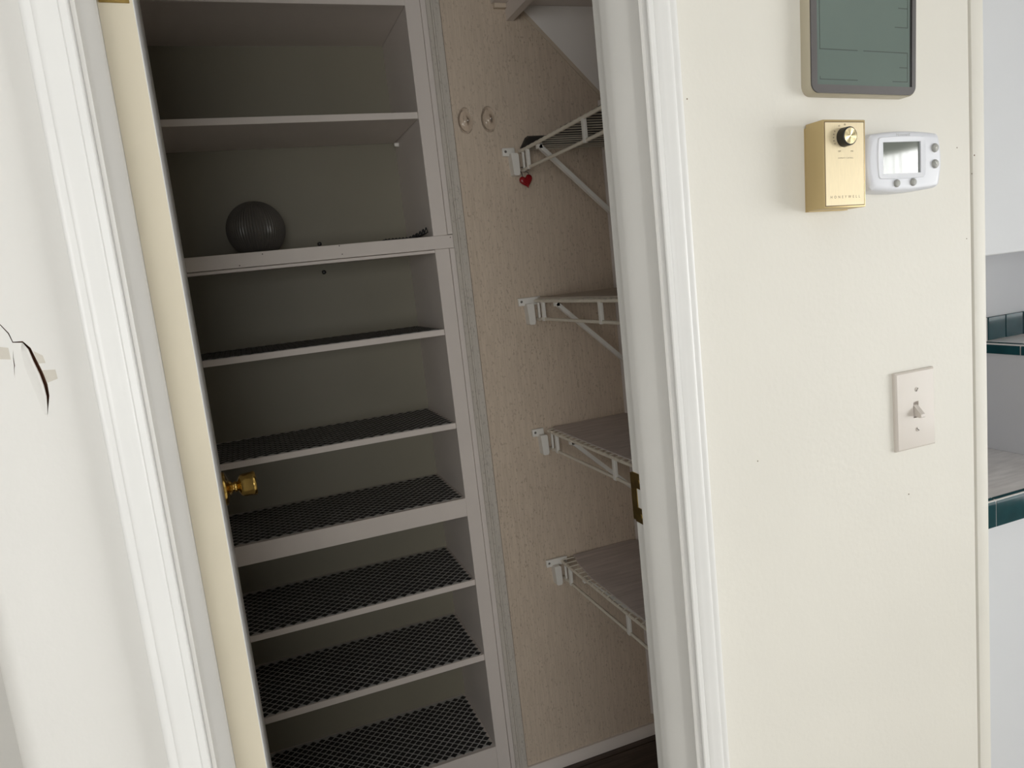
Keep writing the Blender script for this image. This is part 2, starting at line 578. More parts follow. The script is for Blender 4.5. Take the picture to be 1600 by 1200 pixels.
# strike plate on the right jamb
bm = bmesh.new()
zc = 1.006
bbox(bm, JR - 0.0012, JR + 0.0004, 0.076, 0.1085, zc - 0.036, zc - 0.014)
bbox(bm, JR - 0.0012, JR + 0.0004, 0.076, 0.1085, zc + 0.014, zc + 0.036)
bbox(bm, JR - 0.0012, JR + 0.0004, 0.076, 0.084, zc - 0.014, zc + 0.014)
bbox(bm, JR - 0.0012, JR + 0.0004, 0.100, 0.1085, zc - 0.014, zc + 0.014)
bbox(bm, JR - 0.0012, JR + 0.0022, 0.1085, 0.1145, zc - 0.034, zc + 0.034)
sp = fin('strike_plate', bm, M_brassdk, jr)
for dz in (-0.025, 0.025):
    bm = bmesh.new()
    lathe(bm, [(0, 0.0008), (0.0028, 0.0008), (0.0034, 0)], Matrix.Translation((JR - 0.0012, 0.092, zc + dz)) @ Matrix.Rotation(-PI / 2, 4, 'Y'), 12)
    fin('screw', bm, M_brassdk, sp)

# ------------------------------------------------------------------ door, swung into the closet
dz0, dz1 = 0.008, HEAD - 0.004
door = bpy.data.objects.new('door_1', None)
COL.objects.link(door)
door.location = (JL, 0.115, 0)
door.rotation_euler = (0, 0, math.radians(2.6))
struct(door, 'white flush closet door swung open inward, bare beige hinge edge')
bm = bmesh.new()
bbox(bm, 0.0052, 0.0398, 0.002, 0.567, dz0, dz1, 0.0008, 1)
for f in bm.faces:
    f.material_index = 1 if (f.normal.y < -0.9 and f.calc_area() > 0.01) else 0
bm.normal_update()
for f in bm.faces:
    c = f.calc_center_median()
    f.material_index = 1 if c.y < 0.0021 else 0
dp = fin('door_leaf', bm, M_doorface, door, inv=False, mats=[M_doorface, M_dooredge])
for z in (0.24, 1.650):
    bm = bmesh.new()
    bbox(bm, 0.0075, 0.036, 0.0006, 0.0024, z, z + 0.089, 0.0003)
    hg = fin('hinge', bm, M_brassdk, door, inv=False)
    bm = bmesh.new()
    tube(bm, [(0.001, 0.0, z), (0.001, 0.0, z + 0.089)], 0.0042, 10)
    fin('hinge_knuckle', bm, M_brassdk, hg, inv=False)
    for dz in (0.014, 0.045, 0.075):
        bm = bmesh.new()
        lathe(bm, [(0, 0.0005), (0.003, 0.0005), (0.0034, 0)], Matrix.Translation((0.024, 0.0006, z + dz)) @ Matrix.Rotation(PI / 2, 4, 'X'), 10)
        fin('screw', bm, M_brassdk, hg, inv=False)
KY, KZ = 0.497, 1.007
for sgn, fx in ((1, 0.0398), (-1, 0.0052)):
    M0 = Matrix.Translation((fx, KY, KZ)) @ Matrix.Rotation(sgn * PI / 2, 4, 'Y')
    bm = bmesh.new()
    lathe(bm, [(0.0305, 0), (0.0308, 0.0025), (0.0300, 0.0045), (0.026, 0.0062), (0.017, 0.0085), (0.0135, 0.0105), (0.012, 0.013), (0, 0.013)], M0, 36)
    rose = fin('door_knob_rose', bm, M_brass, door, inv=False, smooth=True)
    bm = bmesh.new()
    lathe(bm, [(0, 0.011), (0.0105, 0.011), (0.0112, 0.014), (0.0085, 0.0155), (0.0082, 0.0175), (0.0104, 0.019), (0.0104, 0.0215), (0.0082, 0.023), (0.0098, 0.0245), (0.0135, 0.026),
               (0.0185, 0.0285), (0.0202, 0.0315), (0.0204, 0.0330), (0.0210, 0.036), (0.0216, 0.0485), (0.0222, 0.050), (0.0223, 0.0535), (0.0212, 0.0555), (0.017, 0.0565), (0, 0.057)], M0, 40)
    fin('door_knob', bm, M_brass, door, inv=False, smooth=True)

# ------------------------------------------------------------------ closet shell
cf = struct(box('floor_closet', -0.264, XEND, 0.0, 1.22, -0.06, -0.012, M_gap), 'dark plank floor inside the closet')
y = 0.0
k = 0
plank0 = None
while y < 0.93:
    y1 = min(y + 0.128, 0.9345)
    box('plank', -0.2, 0.28 if k % 2 else 0.62, y + 0.001, y1 - 0.001, -0.012, 0.0, M_plank, cf, 0.0012)
    box('plank', 0.282 if k % 2 else 0.622, XR, y + 0.001, y1 - 0.001, -0.012, 0.0, M_plank, cf, 0.0012)
    y += 0.128
    k += 1
wb = struct(box('wall_back', 0.5305, XR, YB, YB + 0.10, 0, H, M_paper), 'tan woven wallpaper wall at the back of the closet')
struct(box('wall_closet_right', XR, XEND - 0.001, 0.10, YB + 0.10, 0, H, M_paper), 'wallpapered right side wall of the closet')
# bare painted triangle over the wallpaper, under the top shelf
bm = bmesh.new()
prism(bm, [(0.722, 1.957), (0.7575, 1.9225), (XR, 1.7525), (XR, 1.957)], 'y', YB - 0.0015, YB + 0.002)
fin('bare_plaster_patch', bm, M_bare, wb)
bm = bmesh.new()
prism(bm, [(0.714, 1.957), (0.7495, 1.9175), (XR, 1.7405), (XR, 1.7525), (0.7575, 1.9225), (0.722, 1.957)], 'y', YB - 0.0030, YB + 0.002)
fin('wallpaper_fold', bm, M_fold, wb)
bm = bmesh.new()
prism(bm, [(YB - 0.018, 0.0), (YB, 0.0), (YB, 0.027), (YB - 0.007, 0.027), (YB - 0.014, 0.018), (YB - 0.018, 0.008)], 'x', 0.505, XR)
struct(fin('baseboard_back', bm, M_shelf, smooth=True), 'low white shoe moulding along the wallpaper wall')
bm = bmesh.new()
prism(bm, [(XR, YB), (XR - 0.010, YB), (XR - 0.009, YB - 0.004), (XR - 0.004, YB - 0.009), (XR, YB - 0.010)], 'z', 0.055, 1.735)
struct(fin('trim_8', bm, M_shelf, smooth=True), 'thin pale corner strip between the papered walls')
# wallpaper covered trim board beside the shelving
bm = bmesh.new()
prism(bm, [(0.494, YB + 0.01), (0.494, YB - 0.004), (0.5065, YB - 0.004), (0.5075, YB - 0.0015), (0.5085, YB - 0.004), (0.5115, YB - 0.0045), (0.5123, YB - 0.002), (0.5131, YB - 0.0035),
           (0.5285, YB - 0.0035), (0.529, YB + 0.01)], 'z', 0, H)
struct(fin('trim_9', bm, M_papertrim), 'grey wallpapered strip with grooves beside the shelving')
struct(box('trim_10', 0.5288, 0.5307, YB + 0.003, YB + 0.012, 0, H, M_gap), 'dark joint between strip and wallpaper')

# ------------------------------------------------------------------ built-in shelving
SX0, SX1 = -0.2, 0.4475
YS1 = 1.21
unit = thing('built_in_shelving', ((SX0 + SX1) / 2, YB, 0), 'tall white built-in shelving with open shelves at the back of the closet', 'shelving')
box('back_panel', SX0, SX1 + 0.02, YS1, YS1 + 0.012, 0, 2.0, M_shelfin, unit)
box('side_panel', SX1 + 0.0008, SX1 + 0.019, YB + 0.012, YS1, 0, 2.0, M_shelf, unit)
box('side_panel', SX0 - 0.018, SX0, YB + 0.012, YS1, 0, 2.0, M_shelf, unit)
box('top_panel', SX0, SX1, YB + 0.012, YS1, 1.950, 1.97, M_shelf, unit)
FY0, FY1 = YB - 0.006, YB + 0.012
box('stile', SX1, 0.4822, FY0, FY1, 0, 1.4064, M_shelf, unit, 0.0008)
box('stile', SX1, 0.4822, FY0, FY1, 1.4375, H, M_shelf, unit, 0.0008)
box('stile_edge', 0.4828, 0.4955, FY0 - 0.0025, FY1, 0, 1.4062, M_shelf, unit, 0.0012)
box('stile_edge', 0.4828, 0.4955, FY0 - 0.0025, FY1, 1.4385, H, M_shelf, unit, 0.0012)
box('header_rail', SX0, SX1, FY0, FY1, 1.949, H, M_shelf, unit, 0.0008)
mr = box('middle_rail', SX0, 0.4945, FY0 - 0.002, FY1, 1.4065, 1.4375, M_shelf, unit, 0.0008)
box('rail_lip', SX0, SX1, FY0 + 0.002, FY1, 1.3985, 1.4055, M_shelf, unit, 0.0006)
box('lower_rail', SX0, SX1, FY0, FY1, 0.749, 0.7958, M_shelf, unit, 0.0008)
box('base_rail', SX0, SX1, FY0, FY1, 0.0, 0.1172, M_shelf, unit, 0.0008)
for z0, z1, yf in ((1.7055, 1.7205, YB), (1.408, 1.437, FY1), (1.2030, 1.2175, YB), (0.9720, 0.9865, YB), (0.778, 0.796, FY1), (0.5640, 0.5790, YB), (0.3580, 0.3745, YB), (0.100, 0.1175, FY1)):
    box('shelf', SX0, SX1, yf + 0.0005, YS1, z0, z1, M_shelf, unit, 0.0007)
for x, z in ((0.062, 1.4315), (0.012, 1.4115), (0.228, 1.4345), (0.232, 1.4155), (0.488, 1.4315)):
    bm = bmesh.new()
    lathe(bm, [(0, 0.0004), (0.0010, 0.0004), (0.0013, 0)], Matrix.Translation((x, FY0 - 0.002, z)) @ Matrix.Rotation(PI / 2, 4, 'X'), 8)
    fin('nail_head', bm, M_gap, mr)
bm = bmesh.new()                                        # shelf pin under the top shelf
lathe(bm, [(0, 0.012), (0.0045, 0.011), (0.0055, 0.006), (0.0055, 0)], Matrix.Translation((SX1 + 0.001, 1.172, 1.694)) @ Matrix.Rotation(-PI / 2, 4, 'Y'), 14)
fin('shelf_pin', bm, M_plastic, unit, smooth=True)
for x, z in ((0.2165, 1.461), (0.2175, 1.388)):        # black plugs in the back panel
    bm = bmesh.new()
    lathe(bm, [(0, 0.012), (0.003, 0.011), (0.0055, 0.004), (0.006, 0)], Matrix.Translation((x, YS1 + 0.001, z)) @ Matrix.Rotation(PI / 2, 4, 'X'), 12)
    fin('cable_plug', bm, M_black, unit, smooth=True)

# shelf liners: clear film with rows of black diamond pads
LX0, LX1, LY0, LY1 = SX0 + 0.006, SX1 - 0.003, YB + 0.003, YS1 - 0.004
bm = bmesh.new()
bbox(bm, LX0, LX1 - 0.004, LY0 + 0.002, LY1 - 0.004, 0.0001, 0.0008)
base_me = fin('liner_film', bm, M_liner)
bm = bmesh.new()
PX, PY = 0.0240, 0.0240
row = 0
yy = LY0 + 0.010
while yy < LY1 - 0.006:
    xx = LX1 - 0.0095 - (PX / 2 if row % 2 else 0)
    while xx > LX0 + 0.010:
        a, b = 0.0098 * random.uniform(0.95, 1.05), 0.0096 * random.uniform(0.95, 1.05)
        ring = []
        for q in range(4):
            for e in (-0.2, 0.2):
                t = q * PI / 2 + e
                ring.append((xx + a * (abs(math.cos(t)) ** 1.5) * (1 if math.cos(t) > 0 else -1), yy + b * (abs(math.sin(t)) ** 1.5) * (1 if math.sin(t) > 0 else -1)))
        lo_ = [bm.verts.new((px, py, 0.0006)) for px, py in ring]
        hi_ = [bm.verts.new((xx + (px - xx) * 0.9, yy + (py - yy) * 0.92, 0.0010)) for px, py in ring]
        bm.faces.new(hi_)
        for i in range(8):
            bm.faces.new((lo_[i], lo_[(i + 1) % 8], hi_[(i + 1) % 8], hi_[i]))
        xx -= PX
    yy += PY / 2
    row += 1
pads_me = fin('diamond_pads', bm, M_pad)
first = True
for z, lab in ((1.2175, 'black diamond shelf liner on the thin shelf nearest under the middle rail'), (0.9865, 'black diamond shelf liner on the thin shelf just above the brass door knob'),
               (0.796, 'black diamond shelf liner behind the deep front rail just below the brass knob'), (0.579, 'black diamond shelf liner on the first shelf under the deep front rail'),
               (0.3745, 'black diamond shelf liner on the second shelf under the deep front rail'), (0.1175, 'black diamond shelf liner on the lowest shelf near the closet floor')):
    t = thing('shelf_liner', ((LX0 + LX1) / 2, LY0, z), lab, 'shelf liner', 'black diamond liners in the shelving')
    for src in (base_me, pads_me):
        o = src if first else src.copy()
        if not first:
            COL.objects.link(o)
        o.parent = t
        o.location = (-(LX0 + LX1) / 2, -LY0, 0)
    first = False
for o in S.objects:
    if o.name.startswith('diamond_pads'):
        o['kind'] = 'stuff'
# black mesh liner on the middle shelf, its end curled up against the side panel
bm = bmesh.new()
nx, ny = 26, 12


def mesh_pt(i, j):
    x = 0.335 + 0.107 * i / nx
    y = 0.955 + 0.11 * j / ny
    z = 1.4385 + 0.012 * max(0, (x - 0.40) / 0.046) ** 1.2 * (1 - 0.55 * j / ny)
    return (x, y, z)


for j in range(0, ny + 1):
    for i in range(nx):
        if (i + j) % 2 == 0 and j < ny:
            tube(bm, [mesh_pt(i, j), mesh_pt(i + 1, j + 1)], 0.0012, 5)
        elif j < ny:
            tube(bm, [mesh_pt(i + 1, j), mesh_pt(i, j + 1)], 0.0012, 5)
for j in (0, 3, ny):                                   # loose scalloped edges, standing higher towards the side panel
    for i in range(nx):
        p, q = mesh_pt(i, j), mesh_pt(i + 1, j)
        h = 0.004 + 0.011 * max(0.0, (p[0] - 0.395) / 0.05)
        if i % 2 == 0:
            tube(bm, [p, (q[0] + 0.002, p[1] + 0.004, q[2] + h)], 0.0013, 5)
        else:
            tube(bm, [(p[0] + 0.002, p[1] + 0.004, p[2] + h), q], 0.0013, 5)
tag(fin('mesh_liner', bm, M_mesh), 'scrap of black mesh liner curling up on the shelf beside the globe', 'shelf liner')

# ribbed glass globe
bm = bmesh.new()
gr, NP, NT = 0.0660, 320, 40


def gp(t, k, r):
    p = 2 * PI * k / NP
    rr = r * (1 + 0.014 * math.cos(64 * p) * math.sin(t))
    return (rr * math.sin(t) * math.cos(p), rr * math.sin(t) * math.sin(p), rr * math.cos(t))


for r in (gr, gr - 0.0032):
    rings = []
    t0, t1 = 0.0, PI * 0.86
    for i in range(NT + 1):
        t = t0 + (t1 - t0) * i / NT
        if i == 0:
            rings.append([bm.verts.new((0, 0, r))])
        else:
            rings.append([bm.verts.new(gp(t, k, r)) for k in range(NP)])
    for a, b in zip(rings, rings[1:]):
        for k in range(NP):
            j = (k + 1) % NP
            bm.faces.new((a[0], b[k], b[j]) if len(a) == 1 else (a[k], b[k], b[j], a[j]))
    if r == gr:
        rim = rings[-1]
    else:
        for k in range(NP):
            bm.faces.new((rim[k], rim[(k + 1) % NP], rings[-1][(k + 1) % NP], rings[-1][k]))
gz = 1.437 - gr * math.cos(PI * 0.86)
M_globe = mat('smoky_ribbed_glass', (0.20, 0.185, 0.165), 0.22, var=0.05, vscale=10)
bs = M_globe.node_tree.nodes['Principled BSDF']
bs.inputs['Transmission Weight'].default_value = 0.45
bs.inputs['IOR'].default_value = 1.45
gl = thing('glass_globe', (0.062, 1.085, 1.437), 'smoky ribbed glass globe lampshade standing on the middle shelf', 'globe')
g1 = fin('globe_shell', bm, M_globe, gl, inv=False, smooth=True)
g1.location = (0, 0, gz - 1.437 + 0.0012)
bm = bmesh.new()
lathe(bm, [(0.0265, 0.0009), (0.0275, 0.0009), (0.0275, 0.009), (0.0265, 0.009), (0.0265, 0.0009)], Matrix(), 48)
fin('globe_neck', bm, M_globe, gl, inv=False, smooth=True)

# ------------------------------------------------------------------ wire shelves on the right wall
RXF = 0.686
BR = [dict(z=1.620, lab='highest wire shelf, with a red heart hanging from its front rail', brace=0.82),
      dict(z=1.259, lab='white wire shelf with beige liner, second below the heart ornament', brace=0.81),
      dict(z=0.926, lab='white wire shelf with grey liner just above the brass strike plate', brace=0.80),
      dict(z=0.574, lab='lowest white wire shelf with grey liner, below the strike plate', brace=0.80)]
YE = 0.135
for n, d in enumerate(BR):
    zt = d['z']
    ws = thing('wire_shelf', (0.8, 0.53, zt - 0.06), d['lab'], 'wire shelf', 'wire shelves on the closet side wall')
    bm = bmesh.new()
    tube(bm, [(RXF, YB - 0.012, zt - 0.0015), (RXF, YE, zt - 0.0015)], 0.0040, 10)
    fin('front_rail', bm, M_wire, ws, smooth=True)
    bm = bmesh.new()
    tube(bm, [(RXF + 0.001, YB - 0.012, zt - 0.0455), (RXF + 0.001, YE, zt - 0.0455)], 0.0038, 10)
    fin('lower_rail', bm, M_wire, ws, smooth=True)
    bm = bmesh.new()
    tube(bm, [(0.80, YB - 0.006, zt - 0.003), (0.80, YE, zt - 0.003)], 0.0028, 8)
    fin('middle_rail', bm, M_wire, ws, smooth=True)
    bm = bmesh.new()
    tube(bm, [(0.915, YB - 0.006, zt - 0.002), (0.915, YE, zt - 0.002)], 0.0032, 8)
    fin('back_rail', bm, M_wire, ws, smooth=True)
    bm = bmesh.new()
    y = YB - 0.012
    while y > YE:
        tube(bm, [(0.919, y, zt + 0.0022), (RXF + 0.001, y, zt + 0.0026), (RXF - 0.0046, y, zt - 0.0005)], 0.0016, 6)
        y -= 0.0254
    dw = fin('deck_wires', bm, M_wire, ws, smooth=True)
    dw['kind'] = 'stuff'
    for y in (0.878, 0.576, 0.272):
        box('front_bar', RXF - 0.0035, RXF + 0.0045, y - 0.0055, y + 0.0055, zt - 0.050, zt - 0.0015, M_plastic, ws, 0.001)
    box('front_bar', RXF - 0.002, RXF + 0.0035, 0.905, 0.9105, zt - 0.050, zt - 0.0015, M_plastic, ws, 0.0008)
    # end bracket screwed to the wallpaper
    bm = bmesh.new()
    bbox(bm, 0.6425, 0.702 if n in (1, 3) else 0.674, YB - 0.009, YB, zt - 0.010, zt + 0.0095, 0.0018, 2)
    eb = fin('end_bracket', bm, M_plastic, ws, smooth=True)
    bm = bmesh.new()
    prism(bm, [(0.6575, zt - 0.006), (0.6735, zt - 0.006), (0.6765, zt - 0.010), (0.6770, zt - 0.052), (0.6745, zt - 0.058), (0.6640, zt - 0.058), (0.6605, zt - 0.056)], 'y', YB - 0.024, YB)
    fin('bracket_cup', bm, M_plastic, eb)
    for x in ((0.650, 0.694) if n in (1, 3) else (0.650,)):
        bm = bmesh.new()
        lathe(bm, [(0, 0.0015), (0.0022, 0.0014), (0.0032, 0.0002), (0.0032, -0.001)], Matrix.Translation((x, YB - 0.009, zt + 0.0005)) @ Matrix.Rotation(PI / 2, 4, 'X'), 12)
        fin('screw', bm, M_screw, eb, smooth=True)
    # diagonal brace of flat steel down to the side wall
    yb = d['brace']
    bm = bmesh.new()
    p0, p1 = Vector((RXF + 0.006, 0, zt - 0.008)), Vector((XR - 0.001, 0, zt - 0.228))
    dv = (p1 - p0).normalized()
    nv = Vector((-dv.z, 0, dv.x)) * 0.0045
    poly = [p0 + nv, p1 + nv, p1 - nv, p0 - nv]
    prism(bm, [(p.x, p.z) for p in poly], 'y', yb - 0.006, yb + 0.006)
    bbox(bm, RXF + 0.0005, RXF + 0.012, yb - 0.006, yb + 0.006, zt - 0.014, zt - 0.004)
    fin('brace', bm, M_plastic, ws)

# liners on the wire shelves
bm = bmesh.new()
gx, gy = 30, 60
vv = [[None] * (gy + 1) for _ in range(gx + 1)]


def sm(t):
    t = max(0.0, min(1.0, t))
    return t * t * (3 - 2 * t)


for i in range(gx + 1):
    for j in range(gy + 1):
        x = 0.690 + (0.921 - 0.690) * i / gx
        y = 0.14 + (0.932 - 0.14) * (j / gy)
        z = 1.6245 + 0.032 * sm((y - 0.885) / 0.045) * sm((x - 0.684) / 0.028) + 0.0012 * math.sin(40 * y)
        vv[i][j] = bm.verts.new((x, y, z))
for i in range(gx):
    for j in range(gy):
        bm.faces.new((vv[i][j], vv[i + 1][j], vv[i + 1][j + 1], vv[i][j + 1]))
lb = tag(fin('shelf_liner', bm, M_mesh, smooth=True), 'black mesh liner with a turned-up end on the highest wire shelf', 'shelf liner')
sd = lb.modifiers.new('solid', 'SOLIDIFY')
sd.thickness = 0.001
bm = bmesh.new()
prism(bm, [(0.6895, 0.14), (0.921, 0.14), (0.921, 0.933), (0.704, 0.931), (0.6895, 0.915)], 'z', 1.2635, 1.2662)
tag(fin('shelf_liner', bm, M_linerA), 'beige vinyl liner on the second wire shelf from the top', 'shelf liner')
bm = bmesh.new()
prism(bm, [(0.691, 0.14), (0.921, 0.14), (0.921, 0.933), (0.703, 0.932), (0.694, 0.91)], 'z', 0.9303, 0.9330)
tag(fin('shelf_liner', bm, M_linerB), 'grey wood-grain liner on the wire shelf above the strike plate', 'shelf liner')
bm = bmesh.new()
prism(bm, [(0.6925, 0.14), (0.921, 0.14), (0.921, 0.905), (0.897, 0.933), (0.722, 0.930), (0.708, 0.870), (0.697, 0.78)], 'z', 0.5783, 0.5810)
tag(fin('shelf_liner', bm, M_linerB), 'grey wood-grain liner on the lowest wire shelf', 'shelf liner')

# red heart on a hook, hung on the lower rail of the highest wire shelf
ht = thing('heart_ornament', (0.690, 0.912, 1.572), 'small red heart ornament hanging from the wire shelf rail', 'ornament')
bm = bmesh.new()
hp = []
for k in range(48):
    t = 2 * PI * k / 48
    hx = 16 * math.sin(t) ** 3
    hz = 13 * math.cos(t) - 5 * math.cos(2 * t) - 2 * math.cos(3 * t) - math.cos(4 * t)
    hp.append((hx * 0.00108, hz * 0.00108))
ca, sa = math.cos(0.25), math.sin(0.25)
hp = [(x * ca - z * sa, x * sa + z * ca) for x, z in hp]
rings = []
for sc, yo in ((0.0, -0.0052), (0.55, -0.0048), (0.85, -0.0032), (1.0, 0.0), (0.85, 0.0032), (0.55, 0.0048), (0.0, 0.0052)):
    if sc == 0:
        rings.append([bm.verts.new((0.690, 0.912 + yo, 1.548))])
    else:
        rings.append([bm.verts.new((0.690 + x * sc, 0.912 + yo, 1.548 + z * sc)) for x, z in hp])
for a, b in zip(rings, rings[1:]):
    for k in range(48):
        j = (k + 1) % 48
        if len(a) == 1:
            bm.faces.new((a[0], b[k], b[j]))
        elif len(b) == 1:
            bm.faces.new((a[k], a[j], b[0]))
        else:
            bm.faces.new((a[k], a[j], b[j], b[k]))
fin('heart_body', bm, M_red, ht, smooth=True)
for dx in (-0.009, 0.008):
    bm = bmesh.new()
    pts = [(0.690 + dx * 0.9, 0.912, 1.556), (0.688 + dx, 0.909, 1.566)]
    for k in range(9):
        a = -0.6 + k * (PI + 1.0) / 8
        pts.append((0.687 + dx * 0.6 - 0.0060 * math.cos(a), 0.912, 1.5745 + 0.0060 * math.sin(a)))
    tube(bm, pts, 0.0009, 6)
    fin('hook_wire', bm, M_black, ht, smooth=True)

# clear oval hook pads on the wallpaper
for x, z, lab in ((0.5605, 1.697, 'clear oval adhesive hook next to the dark wallpaper joint'), (0.6185, 1.6985, 'clear oval adhesive hook between its twin and the wire shelf bracket')):
    hk = thing('adhesive_hook', (x, YB, z - 0.03), lab, 'hook', 'clear oval hooks on the wallpaper')
    bm = bmesh.new()
    prof = [(1.0, 0.0), (1.0, 0.0030), (0.95, 0.0042), (0.88, 0.0036), (0.82, 0.0022), (0.45, 0.0026), (0.36, 0.0040), (0.2, 0.0062), (0.0, 0.0066)]
    Mx = Matrix.Translation((x, YB, z)) @ Matrix.Rotation(PI / 2, 4, 'X') @ Matrix.Diagonal((0.0182, 0.0298, 1, 1))
    lathe(bm, prof, Mx, 40)
    fin('hook_plate', bm, M_clear, hk, smooth=True)
    bm = bmesh.new()
    tube(bm, [(x + 0.003, YB - 0.004, z - 0.004), (x + 0.003, YB - 0.008, z - 0.006), (x + 0.003, YB - 0.010, z - 0.003), (x + 0.003, YB - 0.010, z)], 0.0016, 8)
    fin('hook_prong', bm, M_clear, hk, smooth=True)

# wooden top shelf on the right, above the bare triangle
tsf = thing('wooden_shelf', (0.79, 0.6, 1.92), 'white painted wooden shelf with front bar above the wire shelves', 'shelf')
box('shelf_board', 0.655, XR, 0.13, YB, 1.9575, 1.976, M_shelf, tsf, 0.0008)
box('front_bar', 0.690, 0.7085, 0.13, YB, 1.921, 1.9575, M_shelf, tsf, 0.0008)
box('wall_cleat', 0.660, 0.690, YB - 0.012, YB, 1.947, 1.9575, M_fold, tsf, 0.0008)

# ------------------------------------------------------------------ devices on the cream wall
# LCD panel, hung a touch crooked
TL = 0.040
lcd = thing('display_panel', (0.7865, 0.0, 1.507), 'champagne wall panel with dark grey-green display above the thermostats', 'display', rot=(0, TL, 0))


def lp(bmf, name, m, parent, smooth=False):
    return fin(name, bmf, m, parent, inv=False, smooth=smooth)


w2 = 0.0875
bm = bmesh.new()
outl = rrect(-w2, w2, 0.0, 0.235, 0.013)
A = [bm.verts.new((x, 0.0, z)) for x, z in outl]
Bv = [bm.verts.new((x, -0.0150, z)) for x, z in outl]
Cv = [bm.verts.new((x * 0.995, -0.0158, 0.1175 + (z - 0.1175) * 0.996)) for x, z in outl]
inn = rrect(-w2 + 0.0010, w2 - 0.0010, 0.0010, 0.2340, 0.012)
Dv = [bm.verts.new((x, -0.0150, z)) for x, z in inn]
N = len(outl)
for a, b in ((A, Bv), (Bv, Cv), (Cv, Dv)):
    for i in range(N):
        bm.faces.new((a[i], a[(i + 1) % N], b[(i + 1) % N], b[i]))
bm.faces.new(A)
bm.faces.new(Dv)
cs = lp(bm, 'case', M_lcdcase, lcd, True)
bm = bmesh.new()
o1 = rrect(-w2 + 0.0014, w2 - 0.0014, 0.0014, 0.2336, 0.0116)
i1 = rrect(-w2 + 0.0105, w2 - 0.0080, 0.0115, 0.222, 0.0006)
V1 = [bm.verts.new((x, -0.0140, z)) for x, z in o1]
V2 = [bm.verts.new((x, -0.0168, z)) for x, z in o1]
V3 = [bm.verts.new((x, -0.0168, z)) for x, z in i1]
V4 = [bm.verts.new((x, -0.0142, z)) for x, z in i1]
for a, b in ((V1, V2), (V2, V3), (V3, V4)):
    for i in range(N):
        bm.faces.new((a[i], a[(i + 1) % N], b[(i + 1) % N], b[i]))
lp(bm, 'bezel', M_lcdbezel, lcd)
bm = bmesh.new()
bbox(bm, -w2 + 0.0106, w2 - 0.0112, -0.0158, -0.0140, 0.0116, 0.2219)
scn = lp(bm, 'screen', M_lcd, lcd)
bm = bmesh.new()
bbox(bm, w2 - 0.0112, w2 - 0.0080, -0.0159, -0.0140, 0.0116, 0.2219)
lp(bm, 'screen_recess_shade', M_black, lcd)  # black strip stands in for shade on the recess wall right of the screen
bm = bmesh.new()


def ln(x0, x1, z0, z1):
    bbox(bm, x0, x1, -0.01592, -0.0157, z0, z1)


LW = 0.0011
xl, xr_ = -w2 + 0.0150, w2 - 0.0145
ln(xl, xl + LW, 0.0545, 0.215)
ln(xl, -0.0115, 0.0545 - LW, 0.0545)
ln(-0.0020, xr_, 0.0545 - LW, 0.0545)
ln(xr_ - LW, xr_, 0.0185, 0.0545)
ln(xr_ - 0.026, xr_, 0.0185 - LW, 0.0185)
ln(xl, -0.0115, 0.0185 - LW, 0.0185)
ln(xl, xl + LW, 0.0185, 0.0215)
ln(xr_ - 0.0145, xr_ - 0.001, 0.0350, 0.0350 + LW)
ln(xr_ - 0.0225, xr_, 0.0845, 0.0845 + LW)
ln(xr_ - LW, xr_, 0.0845, 0.215)
ln(xr_ - 0.0165, xr_, 0.1080, 0.1080 + LW)
lp(bm, 'screen_print', M_lcdprint, scn)

# gold control box
gb = thing('gold_control_box', (0.7290, 0.0, 1.3675), 'gold metal humidity control box with a black and brass dial', 'thermostat', rot=(0, 0.036, 0))
gw, gh = 0.0338, 0.1070
bm = bmesh.new()
bbox(bm, -gw, gw, -0.0340, -0.0045, 0.0, gh, 0.0012, 2)
lp(bm, 'case', M_goldcase, gb, True)
bm = bmesh.new()
bbox(bm, -gw + 0.0018, gw - 0.002, -0.006, 0.0, -0.001, gh - 0.004)
lp(bm, 'back_plate', M_goldcase, gb)
bm = bmesh.new()
bbox(bm, -gw + 0.0022, gw - 0.0022, -0.03412, -0.0335, 0.0022, gh - 0.0025)
lp(bm, 'face_border', M_goldprint, gb)
bm = bmesh.new()
bbox(bm, -gw + 0.0032, gw - 0.0032, -0.0344, -0.0335, 0.0032, gh - 0.0035)
fp = lp(bm, 'face_plate', M_goldface, gb)
text('maker_lettering', 'HONEYWELL', 0.0, -0.03442, 0.0118, 0.0046, M_goldprint, fp, spacing=2.1, inv=False)
text('dial_lettering', 'HUMIDITY CONTROL', 0.0015, -0.03442, 0.0600, 0.0020, M_goldprint, fp, spacing=1.3, inv=False)
text('dial_lettering', 'OFF', -0.0085, -0.03442, 0.0680, 0.0026, M_goldprint, fp, inv=False)
text('dial_lettering', 'ON', 0.0115, -0.03442, 0.0680, 0.0026, M_goldprint, fp, inv=False)
text('dial_lettering', '60', -0.0085, -0.03442, 0.0985, 0.0030, M_goldprint, fp, inv=False)
text('dial_lettering', '80', 0.0005, -0.03442, 0.1000, 0.0030, M_goldprint, fp, inv=False)
for k, a in enumerate((150, 165, 180, 195, 210)):
    text('dial_lettering', str(50 - 10 * (k // 2)), -0.0022 + 0.0155 * math.cos(math.radians(a)), -0.03442, 0.0845 + 0.0150 * math.sin(math.radians(a)), 0.0024, M_goldprint, fp, inv=False)
Mk = Matrix.Translation((-0.0012, -0.0343, 0.0855)) @ Matrix.Rotation(PI / 2, 4, 'X')
bm = bmesh.new()
lathe(bm, [(0, 0), (0.0118, 0), (0.0116, 0.004), (0.0112, 0.0100), (0.0106, 0.0106), (0.0098, 0.0106), (0, 0.0104)], Mk, 40)
kn = lp(bm, 'dial_knob', M_black, gb, True)
bm = bmesh.new()
